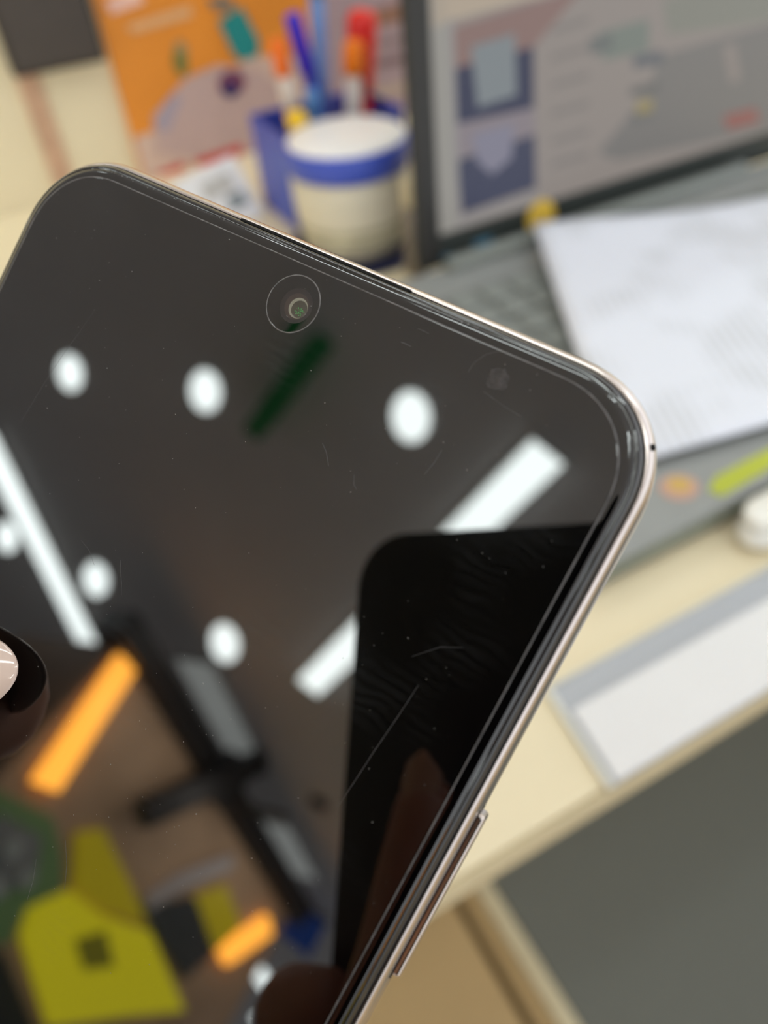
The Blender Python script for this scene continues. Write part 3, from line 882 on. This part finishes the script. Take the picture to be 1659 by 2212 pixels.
h2 = empty('hand', 'hand gripping the camera phone, mirrored dimly in the dark screen', 'hand', M_CAM @ Matrix.Translation(mm(-70, -110, 10)))
H2 = Vector((-70, -110, 10))
def gn(x, y, z):
    return mm(x, y, z) - H2 * MMS
nodes = [
    (gn(-74, -112, 27), (.020, .014)),
    (gn(-72, -140, 38), (.021, .016)),
    (gn(-70, -178, 62), (.020, .017)),
    (gn(-68, -235, 105), (.027, .025)),
    (gn(-66, -300, 158), (.031, .029)),
    (gn(-74, -112, 10), .0100),                                  # index root
    (gn(-58, -106, -7.5), .0085), (gn(-41, -68, -8.6), .0072), (gn(-36.3, -31.5, -4.6), .0056),
    (gn(-73, -92, 12), .0092), (gn(-66.5, -78, -5.0), .0082), (gn(-50, -73, -6.8), .0064),
    (gn(-74, -126, 10), .0096), (gn(-62, -122, -8.2), .0082), (gn(-44, -120, -7.0), .0064),
    (gn(-70, -92, 30), .0100), (gn(-62, -70, 26), .0088), (gn(-50, -56, 20.5), .0070),   # thumb on the display side
]
edges = [(0, 1), (1, 2), (2, 3), (3, 4), (0, 5), (5, 6), (6, 7), (7, 8), (0, 9), (9, 10), (10, 11), (1, 12), (12, 13), (13, 14), (0, 15), (15, 16), (16, 17)]
M_skin2 = mat('shaded_hand_skin', srgb(160, 104, 82), 0.45, noise=0.05, nscale=260, sss=0.15)  # dimness of the gripping hand put into a darker skin colour
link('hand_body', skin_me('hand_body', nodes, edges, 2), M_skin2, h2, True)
nail(h2, H2, (-37.4, -36.2, -10.0), (1.5, 9, 2.2), (0, 0, -1), 8.6, 7.6, 1.8, -0.4, mat('natural_nail', srgb(176, 130, 108), 0.25, noise=0.03))
sl = lathe_me('sleeve', [(.033, .0), (.036, .004), (.041, .07), (.045, .15), (.043, .152)], 32, axis=Matrix.Translation(gn(-73, -215, 90)) @ (gn(-70, -300, 158) - gn(-72, -235, 105)).to_track_quat('Z', 'Y').to_matrix().to_4x4())
link('sleeve', sl, mat('maroon_knit', srgb(70, 26, 22), 0.85, noise=0.2, nscale=500), h2, True)

# ------------------------------------------------------------------ ceiling lamps
def downlight(x, y, label, rx=1.3, ry=0.85, ang=0.0, r=0.098):
    root = empty('downlight', label, 'ceiling light', Matrix.Translation((x, y, CEIL)) @ Matrix.Rotation(math.radians(ang), 4, 'Z') @ Matrix.Diagonal((rx, ry, 1, 1)), 'oval ceiling downlights')
    link('rim', lathe_me('rim', [(r + .018, .003), (r + .016, -.006), (r + .002, -.008), (r, -.004)], 40, False, False), M_lampring, root, True)
    link('diffuser', lathe_me('diffuser', [(r, -.0045), (r * .5, -.006), (.002, -.0065)], 40, False, True), M_lamp, root, True)
    return root
downlight(-3.13, 1.28, 'oval ceiling light mirrored highest and leftmost in the screen', 1.22, .72, 3)
downlight(-2.57, 0.66, 'oval ceiling light mirrored below the front camera, left of the green streak', 1.25, .80, 10)
downlight(-1.87, -0.10, 'oval ceiling light mirrored largest, below the screen chip', 1.25, .85, 28)
downlight(-4.89, 1.25, 'oval ceiling light mirrored at the left picture edge beside the long tube', 1.85, .80, 1)
downlight(-4.56, 0.61, 'oval ceiling light mirrored just right of the long left tube', 1.95, .92, 7)
downlight(-4.13, -0.26, 'oval ceiling light mirrored above the black cross beam', 2.0, 1.0, 18)
downlight(-10.15, -3.93, 'oval ceiling light mirrored at the bottom of the screen', 2.2, 1.2, 20)
downlight(-1.2, 1.9, 'added unseen oval ceiling light over the aisle beyond the desk')  # this and the next are added out of view to brighten the desk
downlight(1.5, -0.2, 'added unseen oval ceiling light over the right end of the desk')

def tube(x0, y0, x1, y1, w, label):
    p0, p1 = Vector((x0, y0, 0)), Vector((x1, y1, 0))
    L = (p1 - p0).length
    a = math.atan2(y1 - y0, x1 - x0)
    root = empty('linear_lamp', label, 'ceiling light', Matrix.Translation(((x0 + x1) / 2, (y0 + y1) / 2, CEIL)) @ Matrix.Rotation(a, 4, 'Z'), 'linear ceiling lamps')
    box('housing', -L / 2 - .02, L / 2 + .02, -w / 2 - .012, w / 2 + .012, -.022, .003, M_lampring, root, .004)
    box('diffuser', -L / 2, L / 2, -w / 2, w / 2, -.040, -.0225, M_lamp, root, .006)
    for s in (-1, 1):
        box('end_cap', s * (L / 2 + .010) - .0095, s * (L / 2 + .010) + .0095, -w / 2 - .004, w / 2 + .004, -.041, -.0225, M_lampring, root, .003)
    return root
tube(-1.52, -0.565, -3.85, -0.79, 0.15, 'linear ceiling lamp mirrored diagonally behind the black phone')
tube(-4.05, 1.62, -5.42, 0.27, 0.17, 'long linear ceiling lamp mirrored at the left picture edge')
tube(-8.55, -2.92, -9.7, -4.5, 0.26, 'linear ceiling lamp mirrored at the bottom of the screen')
tube(-0.3, 0.55, 1.3, 0.45, 0.16, 'added unseen linear ceiling lamp above the back of the desk')  # from here down: lamps added out of view to brighten the desk
tube(-0.3, -1.45, 1.3, -1.45, 0.16, 'added unseen linear ceiling lamp above the space in front of the desk')
tube(0.4, 1.9, 2.0, 1.9, 0.16, 'added unseen linear ceiling lamp behind the desk partition')
tube(1.9, -0.2, 3.4, -0.2, 0.16, 'added unseen linear ceiling lamp at the right side of the room')
tube(-2.2, -2.6, -3.8, -2.6, 0.16, 'added unseen linear ceiling lamp over the aisle left of the desk')

# other things on the ceiling
gs = empty('hanging_sign', 'dark green sign box under the ceiling, mirrored below the front camera', 'sign', Matrix.Translation((-2.14, 0.36, CEIL)))
box('sign_body', -.30, .30, -.045, .045, -.15, -.03, mat('dark_green', srgb(0, 62, 26), 0.5, emit=srgb(0, 120, 50), es=0.75, noise=0.1), gs, .01)
for s in (-1, 1):
    box('bracket', s * .2 - .01, s * .2 + .01, -.01, .01, -.0305, .003, M_black, gs)
sp = empty('ceiling_speaker', 'small black round ceiling speaker mirrored left of the black phone', 'speaker', Matrix.Translation((-4.94, -1.55, CEIL)))
link('speaker_ring', lathe_me('speaker_ring', [(.075, .003), (.073, -.01), (.06, -.014)], 32, False, False), M_black, sp, True)
link('speaker_mesh', lathe_me('speaker_mesh', [(.06, -.013), (.03, -.018), (.002, -.02)], 32, False, True), M_black, sp, True)
va = math.atan2(-0.80, -0.60)
M_dim = mat('dim_panel_glow', (0.8, 0.8, 0.8, 1), 0.5, emit=(0.93, 1.0, 0.96, 1), es=1.5)
vt = empty('ceiling_panel', 'pale ceiling vent panel with an added glow, mirrored between orange light and oval lamp', 'ceiling light', Matrix.Translation((-4.80, -0.56, CEIL)) @ Matrix.Rotation(va, 4, 'Z'))  # pale vent panel; its glow is added to lift it off the ceiling
box('panel_frame', -.46, .46, -.16, .16, -.02, .003, M_lampring, vt, .004)
for k in range(2):
    box('diffuser', -.445 + k * .448, -.003 + k * .448, -.145, .145, -.028, -.0205, M_dim, vt, .003)
vt = empty('ceiling_panel', 'small dim ceiling panel mirrored beside the black round speaker', 'ceiling light', Matrix.Translation((-5.85, -1.80, CEIL)) @ Matrix.Rotation(va, 4, 'Z'))
box('panel_frame', -.36, .36, -.17, .17, -.02, .003, M_lampring, vt, .004)
box('diffuser', -.34, .34, -.15, .15, -.028, -.0205, M_dim, vt, .003)

# ------------------------------------------------------------------ lit kiosk across the aisle, mirrored in the screen
K0 = Vector((-4.3, 0.1, 0))
KU = Vector((-0.5735, -0.8192, 0))
KO = Vector((0.8192, -0.5735, 0))
M_K = Matrix(((KU.x, KO.x, 0, K0.x), (KU.y, KO.y, 0, K0.y), (0, 0, 1, 0), (0, 0, 0, 1)))
ki = empty('kiosk', 'brown shop kiosk with black cornice and glowing orange and yellow panels, mirrored at lower left', 'kiosk', M_K)
def kp(name, pts, d0, d1, m):
    return link(name, prism_me(name, pts, lambda a, b, e: Vector((a, e, b)), d0, d1), m, ki)
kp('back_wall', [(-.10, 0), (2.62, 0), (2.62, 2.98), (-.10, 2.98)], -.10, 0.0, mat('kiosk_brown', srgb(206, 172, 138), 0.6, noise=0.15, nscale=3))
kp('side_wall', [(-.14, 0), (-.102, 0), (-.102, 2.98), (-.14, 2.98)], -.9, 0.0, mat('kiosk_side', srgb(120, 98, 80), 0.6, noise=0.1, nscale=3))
kp('cornice', [(-.26, 2.985), (2.72, 2.985), (2.72, 3.15), (-.26, 3.15)], -.14, .10, M_black)
kp('cross_beam', [(.60, 2.50), (.74, 2.43), (1.34, 3.32), (1.20, 3.38)], .101, .20, M_black)
kp('beam_plate', [(.93, 2.90), (1.22, 2.90), (1.28, 3.20), (.98, 3.20)], .101, .16, M_black)
M_kor = mat('orange_lightbox', srgb(255, 170, 60), 0.4, emit=srgb(255, 172, 62), es=13)
M_kye = mat('yellow_lightbox', srgb(230, 215, 20), 0.4, emit=srgb(214, 204, 20), es=3.0)
M_kye2 = mat('dim_yellow_lightbox', srgb(200, 180, 20), 0.4, emit=srgb(196, 176, 10), es=1.9)
kp('light_strip', [(-.10, 2.95), (.05, 2.97), (.20, 2.23), (.05, 2.17)], .001, .05, M_kor)
kp('light_strip', [(2.34, 2.83), (2.50, 2.78), (2.22, 2.40), (2.06, 2.42)], .001, .05, M_kor)
kp('yellow_panel', [(.63, 1.68), (1.16, 1.50), (1.62, 1.78), (2.07, 2.03), (1.40, 2.16), (1.0, 2.02), (.71, 1.98), (.56, 1.79)], .001, .04, M_kye)
kp('yellow_panel', [(.49, 2.18), (.62, 2.30), (1.01, 2.24), (1.35, 2.18), (1.0, 2.04), (.72, 2.0)], .001, .035, M_kye2)
kp('yellow_panel', [(1.59, 2.49), (1.78, 2.70), (2.15, 2.63), (2.04, 2.40)], .001, .04, M_kye2)
kp('grey_panel', [(1.24, 2.20), (1.585, 2.49), (2.03, 2.38), (1.9, 2.14), (1.45, 2.18)], .001, .045, mat('kiosk_charcoal', srgb(58, 66, 72), 0.6, noise=0.1, nscale=8))
kp('dark_patch', [(.93, 1.84), (1.08, 1.98), (1.30, 1.90), (1.12, 1.78)], .041, .05, mat('kiosk_olive', srgb(120, 118, 30), 0.6, emit=srgb(150, 140, 20), es=1.1, noise=0.2, nscale=9))
kp('shelf_bar', [(1.20, 2.26), (1.34, 2.50), (1.66, 2.86), (1.74, 2.80), (1.42, 2.44), (1.28, 2.22)], .001, .05, mat('kiosk_pale', srgb(208, 200, 198), 0.5, noise=0.05))
kp('green_panel', [(-.08, 2.02), (.30, 2.14), (.50, 2.06), (.66, 1.96), (.54, 1.78), (.60, 1.62), (.30, 1.50), (-.08, 1.56)], .001, .03, mat('kiosk_green', srgb(112, 140, 92), 0.6, emit=srgb(90, 130, 74), es=0.8, noise=0.1, nscale=6))
kp('grey_inset', [(.02, 1.96), (.32, 2.04), (.44, 1.92), (.36, 1.72), (.10, 1.66)], .0305, .036, mat('kiosk_grey', srgb(150, 152, 150), 0.6, noise=0.1, nscale=6))
for x, z, r in ((.21, 1.90, .055), (.40, 1.86, .05), (.30, 1.74, .05)):
    kp('round_knob', ellipse(x, z, r, r), .0365, .06, mat('kiosk_knob', srgb(190, 196, 190), 0.4, noise=0.05))
kp('base_panel', [(-.10, 0), (2.62, 0), (2.62, 1.62), (2.0, 1.60), (1.15, 1.44), (.62, 1.58), (.25, 1.46), (-.10, 1.50)], .001, .025, mat('kiosk_dark', srgb(36, 42, 40), 0.6, noise=0.1, nscale=5))
cl = bpy.data.lights.new('kiosk_fill', 'AREA')  # added fill lamp, unseen, that brightens the kiosk wall
cl.shape, cl.size, cl.size_y, cl.energy, cl.color = 'RECTANGLE', 2.4, 0.05, 17, (1.0, 0.93, 0.84)
clo = bpy.data.objects.new('kiosk_fill', cl)
COL.objects.link(clo)
clo.parent = ki
clo.location = (1.25, 0.55, 2.96)
clo.rotation_euler = (math.radians(-42), 0, 0)
kp('fill_boom', [(1.23, 2.975), (1.27, 2.975), (1.27, 2.995), (1.23, 2.995)], .101, .60, M_black)  # made-up arm for the added fill lamp
bs = empty('blue_banner', 'blue banner beyond the kiosk, mirrored beside the black phone', 'banner', Matrix.Translation((-6.40, -2.42, 3.03)))
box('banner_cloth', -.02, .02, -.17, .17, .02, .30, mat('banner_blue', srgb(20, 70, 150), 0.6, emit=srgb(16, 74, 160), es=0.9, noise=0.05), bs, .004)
box('banner_rail', -.025, .025, -.19, .19, .30, .33, M_black, bs, .004)
box('banner_cord', -.003, .003, -.003, .003, .33, CEIL + .003 - 3.03, M_black, bs)
